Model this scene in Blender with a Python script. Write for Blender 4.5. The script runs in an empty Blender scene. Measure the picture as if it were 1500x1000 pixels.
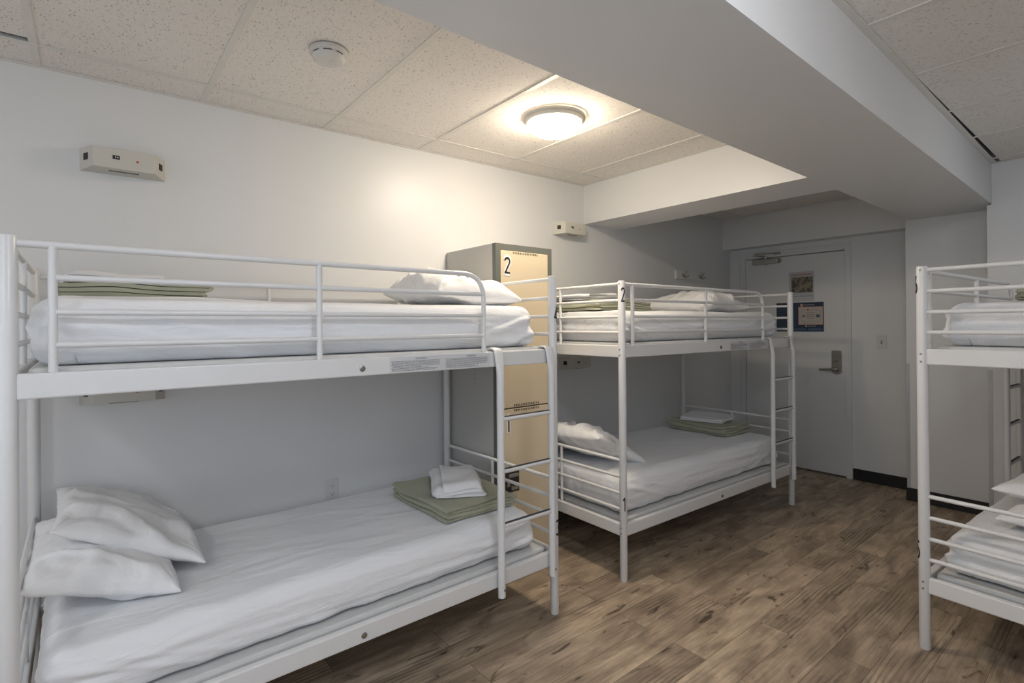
import bpy, bmesh, math, random
from mathutils import Vector, Matrix, noise
random.seed(7)
SC = bpy.context.scene
COL = SC.collection
PI = math.pi
# ------------------------------------------------------------------ camera
TH, PITCH, ROLL = 0.8902, 0.0021, -0.0078
CAMLOC = Vector((2.8679, 0.0, 1.3933))
F = Vector((-math.sin(TH), math.cos(TH), 0)); R = Vector((math.cos(TH), math.sin(TH), 0)); Z = Vector((0, 0, 1))
F2 = F * math.cos(PITCH) + Z * math.sin(PITCH); U2 = -F * math.sin(PITCH) + Z * math.cos(PITCH)
R3 = R * math.cos(ROLL) + U2 * math.sin(ROLL); U3 = -R * math.sin(ROLL) + U2 * math.cos(ROLL)
cd = bpy.data.cameras.new('camera'); cam = bpy.data.objects.new('camera', cd); COL.objects.link(cam)
cd.sensor_width = 36; cd.lens = 768.93 / 1500 * 36
cd.shift_y = -25.11 / 1500
cd.clip_start = 0.02
M = Matrix((R3, U3, -F2)).transposed().to_4x4(); M.translation = CAMLOC
cam.matrix_world = M
SC.camera = cam
# ------------------------------------------------------------------ world, light, exposure
w = bpy.data.worlds.new('world'); SC.world = w; w.use_nodes = True
w.node_tree.nodes['Background'].inputs[0].default_value = (0.75, 0.85, 1.0, 1)
w.node_tree.nodes['Background'].inputs[1].default_value = 1.0
SC.view_settings.view_transform = 'Standard'; SC.view_settings.look = 'None'
SC.view_settings.exposure = 0.36; SC.view_settings.gamma = 1.0; SC.view_settings.use_curve_mapping = False
def area(name, loc, target, sx, sy, power, color):
    l = bpy.data.lights.new(name, 'AREA'); l.shape = 'RECTANGLE'; l.size = sx; l.size_y = sy; l.energy = power; l.color = color
    o = bpy.data.objects.new(name, l); COL.objects.link(o); o.location = loc
    o.rotation_euler = (Vector(target) - Vector(loc)).to_track_quat('-Z', 'Y').to_euler()
    return o
FAR_E = 50.0      # emission of the right hand aisle lamp and the added one behind the camera
LAMP_E = 68.0      # emission of the ceiling lamp glass
area('added_fill_right', (3.36, -.35, 1.5), (1.5, -.35, 1.42), 2.3, 1.1, 3, (0.84, 0.91, 1.0))  # added fill through a guessed, unseen window in the right wall
area('added_fill_front', (2.0, -2.44, 1.5), (2.0, 2, 1.42), 2.3, 1.1, 4, (0.86, 0.92, 1.0))  # added soft fill from an invented window behind the camera

# ------------------------------------------------------------------ helpers
def obj(name, bm, mat=None, parent=None, smooth=None, mats=None):
    me = bpy.data.meshes.new(name)
    bmesh.ops.recalc_face_normals(bm, faces=bm.faces)
    bm.to_mesh(me); bm.free()
    if mats:
        for m_ in mats: me.materials.append(m_)
    elif mat: me.materials.append(mat)
    o = bpy.data.objects.new(name, me); COL.objects.link(o)
    if parent: o.parent = parent
    if smooth is not None:
        for p in me.polygons: p.use_smooth = True
        if smooth > 0:
            try: me.set_sharp_from_angle(angle=math.radians(smooth))
            except Exception: pass
    return o
def tag(o, label=None, cat=None, group=None, kind=None):
    if label: o['label'] = label
    if cat: o['category'] = cat
    if group: o['group'] = group
    if kind: o['kind'] = kind
    return o
def struct(o): o['kind'] = 'structure'; return o
def empty(name, loc, rz=0, label=None, cat=None, group=None):
    o = bpy.data.objects.new(name, None); COL.objects.link(o); o.location = loc; o.rotation_euler = (0, 0, rz)
    o.empty_display_size = 0.1
    return tag(o, label, cat, group)
def box(bm, a, b, bev=0, mi=0):
    a = Vector(a); b = Vector(b)
    lo = Vector([min(a[i], b[i]) for i in range(3)]); hi = Vector([max(a[i], b[i]) for i in range(3)])
    r = bmesh.ops.create_cube(bm, size=1.0, matrix=Matrix.Translation((lo + hi) / 2) @ Matrix.Diagonal((*(hi - lo), 1)))
    vs = r['verts']
    fs = set(f for v in vs for f in v.link_faces)
    for f in fs: f.material_index = mi
    if bev > 0:
        es = list(set(e for v in vs for e in v.link_edges))
        bmesh.ops.bevel(bm, geom=es, offset=bev, segments=2, profile=0.5, affect='EDGES')
    return vs
def boxo(name, a, b, mat, parent=None, bev=0):
    bm = bmesh.new(); box(bm, a, b, bev)
    return obj(name, bm, mat, parent)
def prism(bm, pts, axis, lo, hi):
    """extrude polygon pts (2D) along axis; the 2D coordinates are the other two axes in order"""
    def mk(p, t):
        c = list(p); c.insert(axis, t); return bm.verts.new(c)
    A = [mk(p, lo) for p in pts]; B = [mk(p, hi) for p in pts]
    n = len(pts)
    bm.faces.new(A); bm.faces.new(B[::-1])
    for i in range(n): bm.faces.new((A[i], A[(i + 1) % n], B[(i + 1) % n], B[i]))
def tube(bm, pts, r, seg=14, cap=True, flat=None):
    """tube through pts; flat = list of (scale_a, scale_b) per point"""
    pts = [Vector(p) for p in pts]; n = len(pts); rings = []
    prev = None
    for i, p in enumerate(pts):
        t = (pts[min(i + 1, n - 1)] - pts[max(i - 1, 0)]).normalized()
        if prev is None:
            ref = Vector((0, 0, 1)) if abs(t.z) < 0.9 else Vector((0, 1, 0))
            a = t.cross(ref).normalized()
        else:
            a = (prev - t * prev.dot(t)).normalized()
        prev = a; b = t.cross(a).normalized()
        rr = r[i] if isinstance(r, (list, tuple)) else r
        fa, fb = flat[i] if flat else (1, 1)
        rings.append([bm.verts.new(p + (a * math.cos(k * 2 * PI / seg) * fa + b * math.sin(k * 2 * PI / seg) * fb) * rr) for k in range(seg)])
    for i in range(n - 1):
        for k in range(seg):
            bm.faces.new((rings[i][k], rings[i][(k + 1) % seg], rings[i + 1][(k + 1) % seg], rings[i + 1][k]))
    if cap:
        bm.faces.new(rings[0][::-1]); bm.faces.new(rings[-1])
def bend(pts, rad, n=6):
    """round the inner corners of a polyline"""
    pts = [Vector(p) for p in pts]; out = [pts[0]]
    for i in range(1, len(pts) - 1):
        a, b, c = pts[i - 1], pts[i], pts[i + 1]
        r_ = min(rad, (a - b).length * .49, (c - b).length * .49)
        p0 = b + (a - b).normalized() * r_; p2 = b + (c - b).normalized() * r_
        for k in range(n + 1):
            t = k / n; out.append(p0 * (1 - t) ** 2 + b * 2 * t * (1 - t) + p2 * t * t)
    out.append(pts[-1]); return out
def lathe(bm, prof, c, seg=32, axis='z'):
    """prof = [(r, h)]"""
    c = Vector(c); rings = []
    for r, h in prof:
        if r < 1e-6:
            rings.append([bm.verts.new(c + (Vector((0, 0, h)) if axis == 'z' else Vector((0, h, 0)) if axis == 'y' else Vector((h, 0, 0))))]); continue
        ring = []
        for k in range(seg):
            a = 2 * PI * k / seg
            if axis == 'z': v = Vector((r * math.cos(a), r * math.sin(a), h))
            elif axis == 'y': v = Vector((r * math.cos(a), h, r * math.sin(a)))
            else: v = Vector((h, r * math.cos(a), r * math.sin(a)))
            ring.append(bm.verts.new(c + v))
        rings.append(ring)
    for i in range(len(rings) - 1):
        a, b = rings[i], rings[i + 1]
        for k in range(seg):
            if len(a) == 1 and len(b) == 1: continue
            if len(a) == 1: bm.faces.new((a[0], b[k], b[(k + 1) % seg]))
            elif len(b) == 1: bm.faces.new((a[k], a[(k + 1) % seg], b[0]))
            else: bm.faces.new((a[k], a[(k + 1) % seg], b[(k + 1) % seg], b[k]))

# ------------------------------------------------------------------ materials
def mat(name, color, rough=0.5, metal=0.0, spec=0.5, var=0.0, varscale=8.0, bump=0.0, bscale=200.0, stretch=(1, 1, 1), emit=None, estr=0, sheen=0, coords='Object', detail=4, bdist=0.002):
    m = bpy.data.materials.new(name); m.use_nodes = True; nt = m.node_tree; N = nt.nodes; L = nt.links
    b = N['Principled BSDF']
    b.inputs['Base Color'].default_value = (*color, 1); b.inputs['Roughness'].default_value = rough; b.inputs['Metallic'].default_value = metal
    b.inputs['Specular IOR Level'].default_value = spec
    if sheen: b.inputs['Sheen Weight'].default_value = sheen
    tc = N.new('ShaderNodeTexCoord'); mp = N.new('ShaderNodeMapping'); L.new(tc.outputs[coords], mp.inputs[0]); mp.inputs['Scale'].default_value = stretch
    if var > 0:
        n = N.new('ShaderNodeTexNoise'); n.inputs['Scale'].default_value = varscale; n.inputs['Detail'].default_value = detail; L.new(mp.outputs[0], n.inputs[0])
        mx = N.new('ShaderNodeMix'); mx.data_type = 'RGBA'
        mx.inputs[6].default_value = (*[c * (1 - var) for c in color], 1); mx.inputs[7].default_value = (*[min(1, c * (1 + var)) for c in color], 1)
        L.new(n.outputs['Fac'], mx.inputs[0]); L.new(mx.outputs[2], b.inputs['Base Color'])
    if bump > 0:
        n2 = N.new('ShaderNodeTexNoise'); n2.inputs['Scale'].default_value = bscale; n2.inputs['Detail'].default_value = 3; L.new(mp.outputs[0], n2.inputs[0])
        bp = N.new('ShaderNodeBump'); bp.inputs['Strength'].default_value = bump; bp.inputs['Distance'].default_value = bdist
        L.new(n2.outputs['Fac'], bp.inputs['Height']); L.new(bp.outputs[0], b.inputs['Normal'])
    if emit:
        b.inputs['Emission Color'].default_value = (*emit, 1); b.inputs['Emission Strength'].default_value = estr
    return m
WALLC = (0.74, 0.745, 0.745)
M_WALL = mat('wall_paint', WALLC, 0.38, spec=0.42, var=0.015, varscale=1.3, bump=0.12, bscale=260, bdist=0.001)
M_DOOR = mat('door_paint', (0.70, 0.71, 0.705), 0.38, var=0.02, varscale=3, bump=0.05, bscale=90)
M_BLACK = mat('black_vinyl', (0.012, 0.012, 0.013), 0.45, var=0.2, varscale=20)
M_METAL = mat('white_powder_coat', (0.72, 0.72, 0.72), 0.3, spec=0.5, var=0.02, varscale=6, bump=0.03, bscale=500)
M_DECK = mat('bed_base_board', (0.60, 0.60, 0.59), 0.8, var=0.06, varscale=40, bump=0.3, bscale=700)
M_BOLT = mat('zinc_bolt', (0.32, 0.31, 0.28), 0.35, metal=0.9, var=0.1, varscale=60)
M_DARK = mat('dark_hole', (0.02, 0.02, 0.02), 0.6, var=0.1)
M_GRIP = mat('rung_grip_tape', (0.07, 0.07, 0.07), 0.9, bump=0.4, bscale=900, var=0.2, varscale=80)
M_INK = mat('black_ink', (0.01, 0.01, 0.01), 0.5, var=0.1)
M_LAB = mat('label_film', (0.62, 0.63, 0.64), 0.35, var=0.03, varscale=10)
M_INKG = mat('grey_print', (0.16, 0.16, 0.17), 0.6, var=0.2, varscale=90)
M_PLAS = mat('beige_plastic', (0.60, 0.58, 0.52), 0.45, var=0.02)
M_OUTL = mat('white_plastic', (0.66, 0.66, 0.64), 0.35, var=0.02)
M_RED = mat('red_indicator', (0.6, 0.05, 0.03), 0.4, var=0.05)
M_STEEL = mat('satin_steel', (0.42, 0.40, 0.37), 0.32, metal=0.9, var=0.06, varscale=30, bump=0.05, bscale=300)
M_ALU = mat('aluminium_trim', (0.50, 0.51, 0.53), 0.4, metal=0.2, var=0.03)
M_LOCKB = mat('locker_body_paint', (0.50, 0.49, 0.46), 0.42, var=0.02, varscale=3, bump=0.04, bscale=60)
M_LOCKF = mat('locker_frame_paint', (0.128, 0.135, 0.12), 0.4, var=0.08, varscale=20)
M_LOCKD = mat('locker_door_paint', (0.64, 0.54, 0.385), 0.36, var=0.03, varscale=2, bump=0.03, bscale=40)
M_WHITE = mat('white_sticker', (0.75, 0.75, 0.74), 0.45, var=0.02)
M_FIX = mat('fixture_metal', (0.62, 0.60, 0.55), 0.4, var=0.02)
M_SMOKE = mat('detector_plastic', (0.68, 0.67, 0.64), 0.45, var=0.01)
M_GRID = mat('ceiling_grid_paint', (0.76, 0.735, 0.68), 0.45, var=0.05, varscale=9)
M_PLEN = mat('plenum', (0.02, 0.02, 0.02), 0.9, var=0.1)
M_GLASS_L = mat('lamp_glass', (0.9, 0.88, 0.82), 0.3, emit=(1.0, 0.86, 0.68), estr=LAMP_E, var=0.01)

M_GLASS_F = mat('aisle_lamp_glass', (0.9, 0.9, 0.9), 0.3, emit=(0.93, 0.95, 1.0), estr=FAR_E, var=0.01)
M_GLASS_D = mat('added_dim_lamp_glass', (0.9, 0.9, 0.9), 0.3, emit=(0.93, 0.95, 1.0), estr=12.0, var=0.01)  # glow of the added lamp that lifts the door end
M_GLASS_L2 = mat('added_rear_lamp_glass', (0.9, 0.88, 0.82), 0.3, emit=(1.0, 0.9, 0.78), estr=18.0, var=0.01)  # glow of the added lamp that lifts the left ceiling
def cloth_mat(name, color, weave=0.25, wr=0.35, stretch=(1, 1, 1), wscale=9, rough=0.85):
    m = bpy.data.materials.new(name); m.use_nodes = True; nt = m.node_tree; N = nt.nodes; L = nt.links
    b = N['Principled BSDF']; b.inputs['Roughness'].default_value = rough; b.inputs['Specular IOR Level'].default_value = 0.25
    b.inputs['Sheen Weight'].default_value = 0.15
    tc = N.new('ShaderNodeTexCoord'); mp = N.new('ShaderNodeMapping'); mp.inputs['Scale'].default_value = stretch
    L.new(tc.outputs['Object'], mp.inputs[0])
    n1 = N.new('ShaderNodeTexNoise'); n1.inputs['Scale'].default_value = wscale; n1.inputs['Detail'].default_value = 5; n1.inputs['Distortion'].default_value = 0.8; L.new(mp.outputs[0], n1.inputs[0])
    n2 = N.new('ShaderNodeTexNoise'); n2.inputs['Scale'].default_value = 650; n2.inputs['Detail'].default_value = 1; L.new(tc.outputs['Object'], n2.inputs[0])
    b1 = N.new('ShaderNodeBump'); b1.inputs['Strength'].default_value = wr; b1.inputs['Distance'].default_value = 0.02; L.new(n1.outputs['Fac'], b1.inputs['Height'])
    b2 = N.new('ShaderNodeBump'); b2.inputs['Strength'].default_value = weave; b2.inputs['Distance'].default_value = 0.001
    L.new(n2.outputs['Fac'], b2.inputs['Height']); L.new(b1.outputs[0], b2.inputs['Normal']); L.new(b2.outputs[0], b.inputs['Normal'])
    n3 = N.new('ShaderNodeTexNoise'); n3.inputs['Scale'].default_value = 3; L.new(tc.outputs['Object'], n3.inputs[0])
    mx = N.new('ShaderNodeMix'); mx.data_type = 'RGBA'; mx.inputs[6].default_value = (*[c * .97 for c in color], 1); mx.inputs[7].default_value = (*[min(1, c * 1.03) for c in color], 1)
    L.new(n3.outputs['Fac'], mx.inputs[0]); L.new(mx.outputs[2], b.inputs['Base Color'])
    return m
M_SHEET = cloth_mat('sheet_cotton', (0.80, 0.81, 0.83), wr=0.4, stretch=(0.45, 1.5, 1.8), wscale=12)
M_PILL = cloth_mat('pillowcase_cotton', (0.80, 0.80, 0.805), wr=0.3, wscale=11)
M_BLKT = cloth_mat('sage_green_blanket', (0.37, 0.375, 0.275), weave=0.8, wr=0.1, wscale=14, rough=0.95)
M_TOWEL = cloth_mat('white_terry_towel', (0.76, 0.76, 0.77), weave=1.0, wr=0.12, wscale=20, rough=0.95)

def floor_mat():
    m = bpy.data.materials.new('vinyl_plank'); m.use_nodes = True; nt = m.node_tree; N = nt.nodes; L = nt.links
    b = N['Principled BSDF']
    def noise_(vec, scale, detail=5, rough=.55, dist=0.0):
        n = N.new('ShaderNodeTexNoise'); n.inputs['Scale'].default_value = scale; n.inputs['Detail'].default_value = detail; n.inputs['Roughness'].default_value = rough; n.inputs['Distortion'].default_value = dist; L.new(vec, n.inputs[0]); return n.outputs['Fac']
    def mapped(vec, sc):
        mp = N.new('ShaderNodeMapping'); mp.inputs['Scale'].default_value = sc; L.new(vec, mp.inputs[0]); return mp.outputs[0]
    def rng(v, a0, a1, b0, b1):
        r = N.new('ShaderNodeMapRange'); L.new(v, r.inputs[0]); r.inputs[1].default_value = a0; r.inputs[2].default_value = a1; r.inputs[3].default_value = b0; r.inputs[4].default_value = b1; return r.outputs[0]
    def mul(a_, b_):
        q = N.new('ShaderNodeMath'); q.operation = 'MULTIPLY'; L.new(a_, q.inputs[0]); L.new(b_, q.inputs[1]); return q.outputs[0]
    tc = N.new('ShaderNodeTexCoord'); sp = N.new('ShaderNodeSeparateXYZ'); cb = N.new('ShaderNodeCombineXYZ')
    L.new(tc.outputs['Object'], sp.inputs[0]); L.new(sp.outputs['Y'], cb.inputs['X']); L.new(sp.outputs['X'], cb.inputs['Y'])
    br = N.new('ShaderNodeTexBrick'); L.new(cb.outputs[0], br.inputs[0])
    br.inputs['Scale'].default_value = 1; br.inputs['Brick Width'].default_value = 1.22; br.inputs['Row Height'].default_value = 0.152
    br.inputs['Mortar Size'].default_value = 0.0011; br.inputs['Mortar Smooth'].default_value = 0.3; br.offset = 0.37; br.offset_frequency = 2
    br.inputs['Color1'].default_value = (0, 0, 0, 1); br.inputs['Color2'].default_value = (1, 1, 1, 1); br.inputs['Mortar'].default_value = (0.5, 0.5, 0.5, 1)
    add = N.new('ShaderNodeVectorMath'); add.operation = 'MULTIPLY_ADD'; L.new(br.outputs['Color'], add.inputs[0]); add.inputs[1].default_value = (37, 51, 11); L.new(cb.outputs[0], add.inputs[2]); V = add.outputs[0]
    blotch = noise_(mapped(V, (3.2, 8, 1)), 1.0, 6, .6, .6)          # worn patches
    grain = noise_(mapped(V, (7, 130, 1)), 1.0, 4, .6, .3)            # fine grain
    streak = noise_(mapped(V, (1.6, 22, 1)), 1.0, 5, .6, .8)          # long streaks
    knots = noise_(mapped(V, (7, 19, 1)), 1.0, 2, .5, .9)             # dark knots
    ring = N.new('ShaderNodeTexWave'); ring.wave_type = 'BANDS'; ring.bands_direction = 'Y'; ring.inputs['Scale'].default_value = 16; ring.inputs['Distortion'].default_value = 9; ring.inputs['Detail'].default_value = 1.5; ring.inputs['Detail Scale'].default_value = .28
    L.new(mapped(V, (.42, 1, 1)), ring.inputs[0])
    cr = N.new('ShaderNodeValToRGB'); L.new(blotch, cr.inputs[0]); e = cr.color_ramp.elements
    e[0].position = 0.30; e[0].color = (0.21, 0.158, 0.118, 1); e[1].position = 0.74; e[1].color = (0.57, 0.45, 0.33, 1); x = e.new(0.5); x.color = (0.38, 0.295, 0.212, 1)
    f = rng(grain, .3, .7, .80, 1.16); f = mul(f, rng(streak, .3, .7, .74, 1.2)); f = mul(f, rng(knots, .27, .36, .30, 1.0))
    ringmask = noise_(mapped(V, (1.3, 3.4, 1)), 1.0, 2)
    rm = rng(ringmask, .52, .62, 0, .42); inv = N.new('ShaderNodeMath'); inv.operation = 'MULTIPLY_ADD'; inv.inputs[1].default_value = -1; inv.inputs[2].default_value = 1
    rr = mul(rm, rng(ring.outputs['Fac'], .1, .5, 1, 0)); L.new(rr, inv.inputs[0]); f = mul(f, inv.outputs[0])
    sb = N.new('ShaderNodeSeparateColor'); L.new(br.outputs['Color'], sb.inputs[0]); f = mul(f, rng(sb.outputs[0], 0, 1, .84, 1.16))
    sc = N.new('ShaderNodeVectorMath'); sc.operation = 'SCALE'; L.new(cr.outputs[0], sc.inputs[0]); L.new(f, sc.inputs['Scale'])
    mm = N.new('ShaderNodeMix'); mm.data_type = 'RGBA'; L.new(br.outputs['Fac'], mm.inputs[0]); L.new(sc.outputs[0], mm.inputs[6]); mm.inputs[7].default_value = (0.07, 0.055, 0.04, 1)
    L.new(mm.outputs[2], b.inputs['Base Color'])
    b.inputs['Roughness'].default_value = 0.5; b.inputs['Specular IOR Level'].default_value = 0.35
    bp = N.new('ShaderNodeBump'); bp.inputs['Strength'].default_value = 0.2; bp.inputs['Distance'].default_value = 0.002; L.new(grain, bp.inputs['Height']); L.new(bp.outputs[0], b.inputs['Normal'])
    return m
def tile_mat():
    m = bpy.data.materials.new('mineral_ceiling_tile'); m.use_nodes = True; nt = m.node_tree; N = nt.nodes; L = nt.links
    b = N['Principled BSDF']; b.inputs['Roughness'].default_value = 0.9; b.inputs['Specular IOR Level'].default_value = 0.15
    tc = N.new('ShaderNodeTexCoord'); mp = N.new('ShaderNodeMapping'); mp.inputs['Scale'].default_value = (1, 1.0, 1); L.new(tc.outputs['Object'], mp.inputs[0])
    dn = N.new('ShaderNodeTexNoise'); dn.inputs['Scale'].default_value = 14; L.new(mp.outputs[0], dn.inputs[0])
    ad = N.new('ShaderNodeVectorMath'); ad.operation = 'MULTIPLY_ADD'; L.new(dn.outputs['Color'], ad.inputs[0]); ad.inputs[1].default_value = (0.03, 0.03, 0.03); L.new(mp.outputs[0], ad.inputs[2])
    mp2 = N.new('ShaderNodeMapping'); mp2.inputs['Scale'].default_value = (95, 190, 1); mp2.inputs['Rotation'].default_value = (0, 0, 0.25); L.new(ad.outputs[0], mp2.inputs[0])
    n1 = N.new('ShaderNodeTexNoise'); n1.inputs['Scale'].default_value = 1.0; n1.inputs['Detail'].default_value = 2.5; n1.inputs['Distortion'].default_value = .6; L.new(mp2.outputs[0], n1.inputs[0])
    cr = N.new('ShaderNodeValToRGB'); L.new(n1.outputs['Fac'], cr.inputs[0])
    e = cr.color_ramp.elements; e[0].position = 0.29; e[0].color = (0.42, 0.39, 0.35, 1); e[1].position = 0.40; e[1].color = (0.86, 0.82, 0.77, 1)
    L.new(cr.outputs[0], b.inputs['Base Color'])
    bp = N.new('ShaderNodeBump'); bp.inputs['Strength'].default_value = 0.6; bp.inputs['Distance'].default_value = 0.004; L.new(cr.outputs[0], bp.inputs['Height']); L.new(bp.outputs[0], b.inputs['Normal'])
    return m
M_FLOOR = floor_mat(); M_TILE = tile_mat()

# ------------------------------------------------------------------ the room
YF, YB, XR = -2.4, 5.307, 3.32
H, HB, B = 2.46, 2.471, 2.189
BX0, BX1, TY0, TY1, D2 = 1.66, 2.2, 3.065, 3.475, 5.158
CX, CY, QX, QY = 1.612, 5.0, 2.137, 4.72
def hz(y): return 2.4585 + 0.0112 * y if y < TY0 else HB
boxo('floor', (-0.1, YF - .1, -0.1), (XR + .1, YB + .2, 0), M_FLOOR).__setitem__('kind', 'structure')
struct(boxo('wall_left', (-0.1, YF - .1, 0), (0, YB + .2, 2.75), M_WALL))
bm = bmesh.new()
WY0, WY1, WZ0, WZ1 = -1.55, .85, .92, 2.08
box(bm, (XR, YF - .1, 0), (XR + .1, WY0, 2.75)); box(bm, (XR, WY1, 0), (XR + .1, QY, 2.75)); box(bm, (XR, WY0, 0), (XR + .1, WY1, WZ0)); box(bm, (XR, WY0, WZ1), (XR + .1, WY1, 2.75))
struct(obj('wall_right', bm, M_WALL))
# wall with the door (opening for the door frame)
FX0, FX1, FZ = 0.118, 1.135, 2.109
bm = bmesh.new()
box(bm, (0, YB, 0), (FX0, YB + .12, 2.75)); box(bm, (FX1, YB, 0), (CX, YB + .12, 2.75)); box(bm, (FX0, YB, FZ), (FX1, YB + .12, 2.75)); box(bm, (FX0, YB + .1, 0), (FX1, YB + .12, FZ))
struct(obj('wall_back', bm, M_WALL))
# projecting wall right of the door, then the wall behind the right hand bunk
struct(boxo('wall_column', (CX, CY, 0), (QX, YB + .12, B), M_WALL))
bm = bmesh.new(); box(bm, (QX, QY, 0), (XR + .1, YB + .1, 2.178)); box(bm, (QX + .018, QY + .03, 2.178), (XR + .1, YB + .1, 2.75)); 
struct(obj('wall_end', bm, M_WALL))
bm = bmesh.new()
box(bm, (0, YF - .1, 0), (.8, YF, 2.75)); box(bm, (3.2, YF - .1, 0), (XR, YF, 2.75)); box(bm, (.8, YF - .1, 0), (3.2, YF, WZ0)); box(bm, (.8, YF - .1, WZ1), (3.2, YF, 2.75))
struct(obj('wall_front', bm, M_WALL))
wn = struct(empty('added_window_2', (2.0, YF - .075, WZ0)))  # added window, never in view, set around the front fill light
bm = bmesh.new(); wh = 1.2; wz = WZ1 - WZ0
for a, b_ in (((-wh, -.02, 0), (-wh + .05, .02, wz)), ((wh - .05, -.02, 0), (wh, .02, wz)), ((-.025, -.02, .05), (.025, .02, wz - .05)), ((-wh + .05, -.02, 0), (wh - .05, .02, .05)), ((-wh + .05, -.02, wz - .05), (wh - .05, .02, wz))): box(bm, a, b_)
obj('added_window_frame', bm, M_METAL, wn)
wn = struct(empty('added_window_1', (XR + .075, (WY0 + WY1) / 2, WZ0)))  # added window, out of view, set around the right fill light
bm = bmesh.new(); wh = (WY1 - WY0) / 2; wz = WZ1 - WZ0
for a, b_ in (((-.02, -wh, 0), (.02, -wh + .05, wz)), ((-.02, wh - .05, 0), (.02, wh, wz)), ((-.02, -.025, .05), (.02, .025, wz - .05)), ((-.02, -wh + .05, 0), (.02, wh - .05, .05)), ((-.02, -wh + .05, wz - .05), (.02, wh - .05, wz))): box(bm, a, b_)
obj('added_window_frame', bm, M_METAL, wn)
# beams
bm = bmesh.new(); prism(bm, [(BX0 + .012, YF), (BX0, TY0), (CX + .03, YB), (QX + .02, YB), (QX + .02, QY), (BX1, 1.2), (BX1 + .012, YF)], 2, B, 2.62)
struct(obj('trim_1', bm, M_WALL))
struct(boxo('trim_2', (0, TY0, B), (BX0, TY1, 2.62), M_WALL))
struct(boxo('trim_3', (0, D2, 2.158), (CX, YB, 2.62), M_WALL))
# ceilings: tiles, then the grid
def tiles(bm, xs, ys, hf, inset=0.006):
    for i in range(len(xs) - 1):
        for j in range(len(ys) - 1):
            x0, x1, y0, y1 = xs[i] + inset, xs[i + 1] - inset, ys[j] + inset, ys[j + 1] - inset
            if GAP and abs(ys[j + 1] + .152) < .01 and i == 1: x0 += 0.034
            vs = box(bm, (x0, y0, 0), (x1, y1, 0.016))
            for v in vs: v.co.z += hf(v.co.y) + 0.004
GAP = True
bm = bmesh.new()
YL = [YF, -1.37, -.762, -.152, .43, 1.012, 1.592, 2.2, 2.79, TY0]
tiles(bm, [0, .222, 1.44, BX0], YL, hz)
GAP = False
tiles(bm, [0, .222, 1.44, BX0], [TY1, 4.02, 4.63, D2], lambda y: HB)
YR = [YF, -1.99, -1.38, -.78, -.18, .41, 1.005, 1.6, 2.195, 2.79, 3.405, 4.0, 4.61, QY + .02]
tiles(bm, [BX1 + .0, 3.32], YR, lambda y: H)
ce = struct(obj('ceiling', bm, M_TILE))
bm = bmesh.new()
def hbar(bm, x0, y0, x1, y1, z0, z1, wd=.024):
    # flat tee flange between two points
    d = Vector((x1 - x0, y1 - y0)).normalized(); n = Vector((-d.y, d.x)) * wd / 2
    low = [(x0 + n.x, y0 + n.y, z0), (x0 - n.x, y0 - n.y, z0), (x1 - n.x, y1 - n.y, z1), (x1 + n.x, y1 + n.y, z1)]
    A = [bm.verts.new(p) for p in low]; Bv = [bm.verts.new((p[0], p[1], p[2] + .0035)) for p in low]
    bm.faces.new(A); bm.faces.new(Bv[::-1])
    for i in range(4): bm.faces.new((A[i], A[(i + 1) % 4], Bv[(i + 1) % 4], Bv[i]))
for y in YL[1:-1]: hbar(bm, 0, y, BX0, y, hz(y), hz(y))
for x in (.222, 1.44): hbar(bm, x, YF, x, TY0, hz(YF) - .0005, hz(TY0 - .001) - .0005)
hbar(bm, .01, YF, .01, TY0, hz(YF) - .001, hz(TY0 - .001) - .001, .02); hbar(bm, BX0 + .0, YF, BX0 - .01, TY0, hz(YF) - .001, hz(TY0 - .001) - .001, .02)
hbar(bm, 0, TY0 - .01, BX0, TY0 - .01, hz(TY0 - .001) - .001, hz(TY0 - .001) - .001, .018)
for y in (4.02, 4.63): hbar(bm, 0, y, BX0, y, HB, HB)
hbar(bm, .222, TY1, .222, D2, HB - .0005, HB - .0005)
for y in YR[1:-1]: hbar(bm, BX1 - .04, y, XR, y, H, H, .024)
hbar(bm, BX1 + .012, YF, BX1 + .012, 1.2, H - .002, H - .002, .024); hbar(bm, BX1 + .012, 1.2, QX + .035, QY, H - .002, H - .002, .026)
hbar(bm, BX1 - .04, QY + .02, XR, QY + .02, H - .001, H - .001, .02)
obj('ceiling_grid', bm, M_GRID, ce)
bm = bmesh.new(); box(bm, (-.1, YF - .1, 2.62), (XR + .1, YB + .2, 2.75)); struct(obj('ceiling_slab', bm, M_PLEN)).name = 'ceiling.001'
# baseboards
bm = bmesh.new(); box(bm, (FX1 + .003, YB - .008, 0), (CX, YB, .098)); struct(obj('baseboard_back', bm, M_BLACK))
bm = bmesh.new(); box(bm, (CX - .008, CY - .008, 0), (QX, CY, .1)); box(bm, (CX - .008, CY, 0), (CX, YB - .008, .1)); box(bm, (QX - .008, QY - .008, 0), (XR, QY, .1)); box(bm, (QX - .008, QY, 0), (QX, CY - .008, .1))
struct(obj('baseboard_column', bm, M_BLACK))
struct(boxo('baseboard_left', (0, YF, 0), (.008, YB, .1), M_BLACK))
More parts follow.
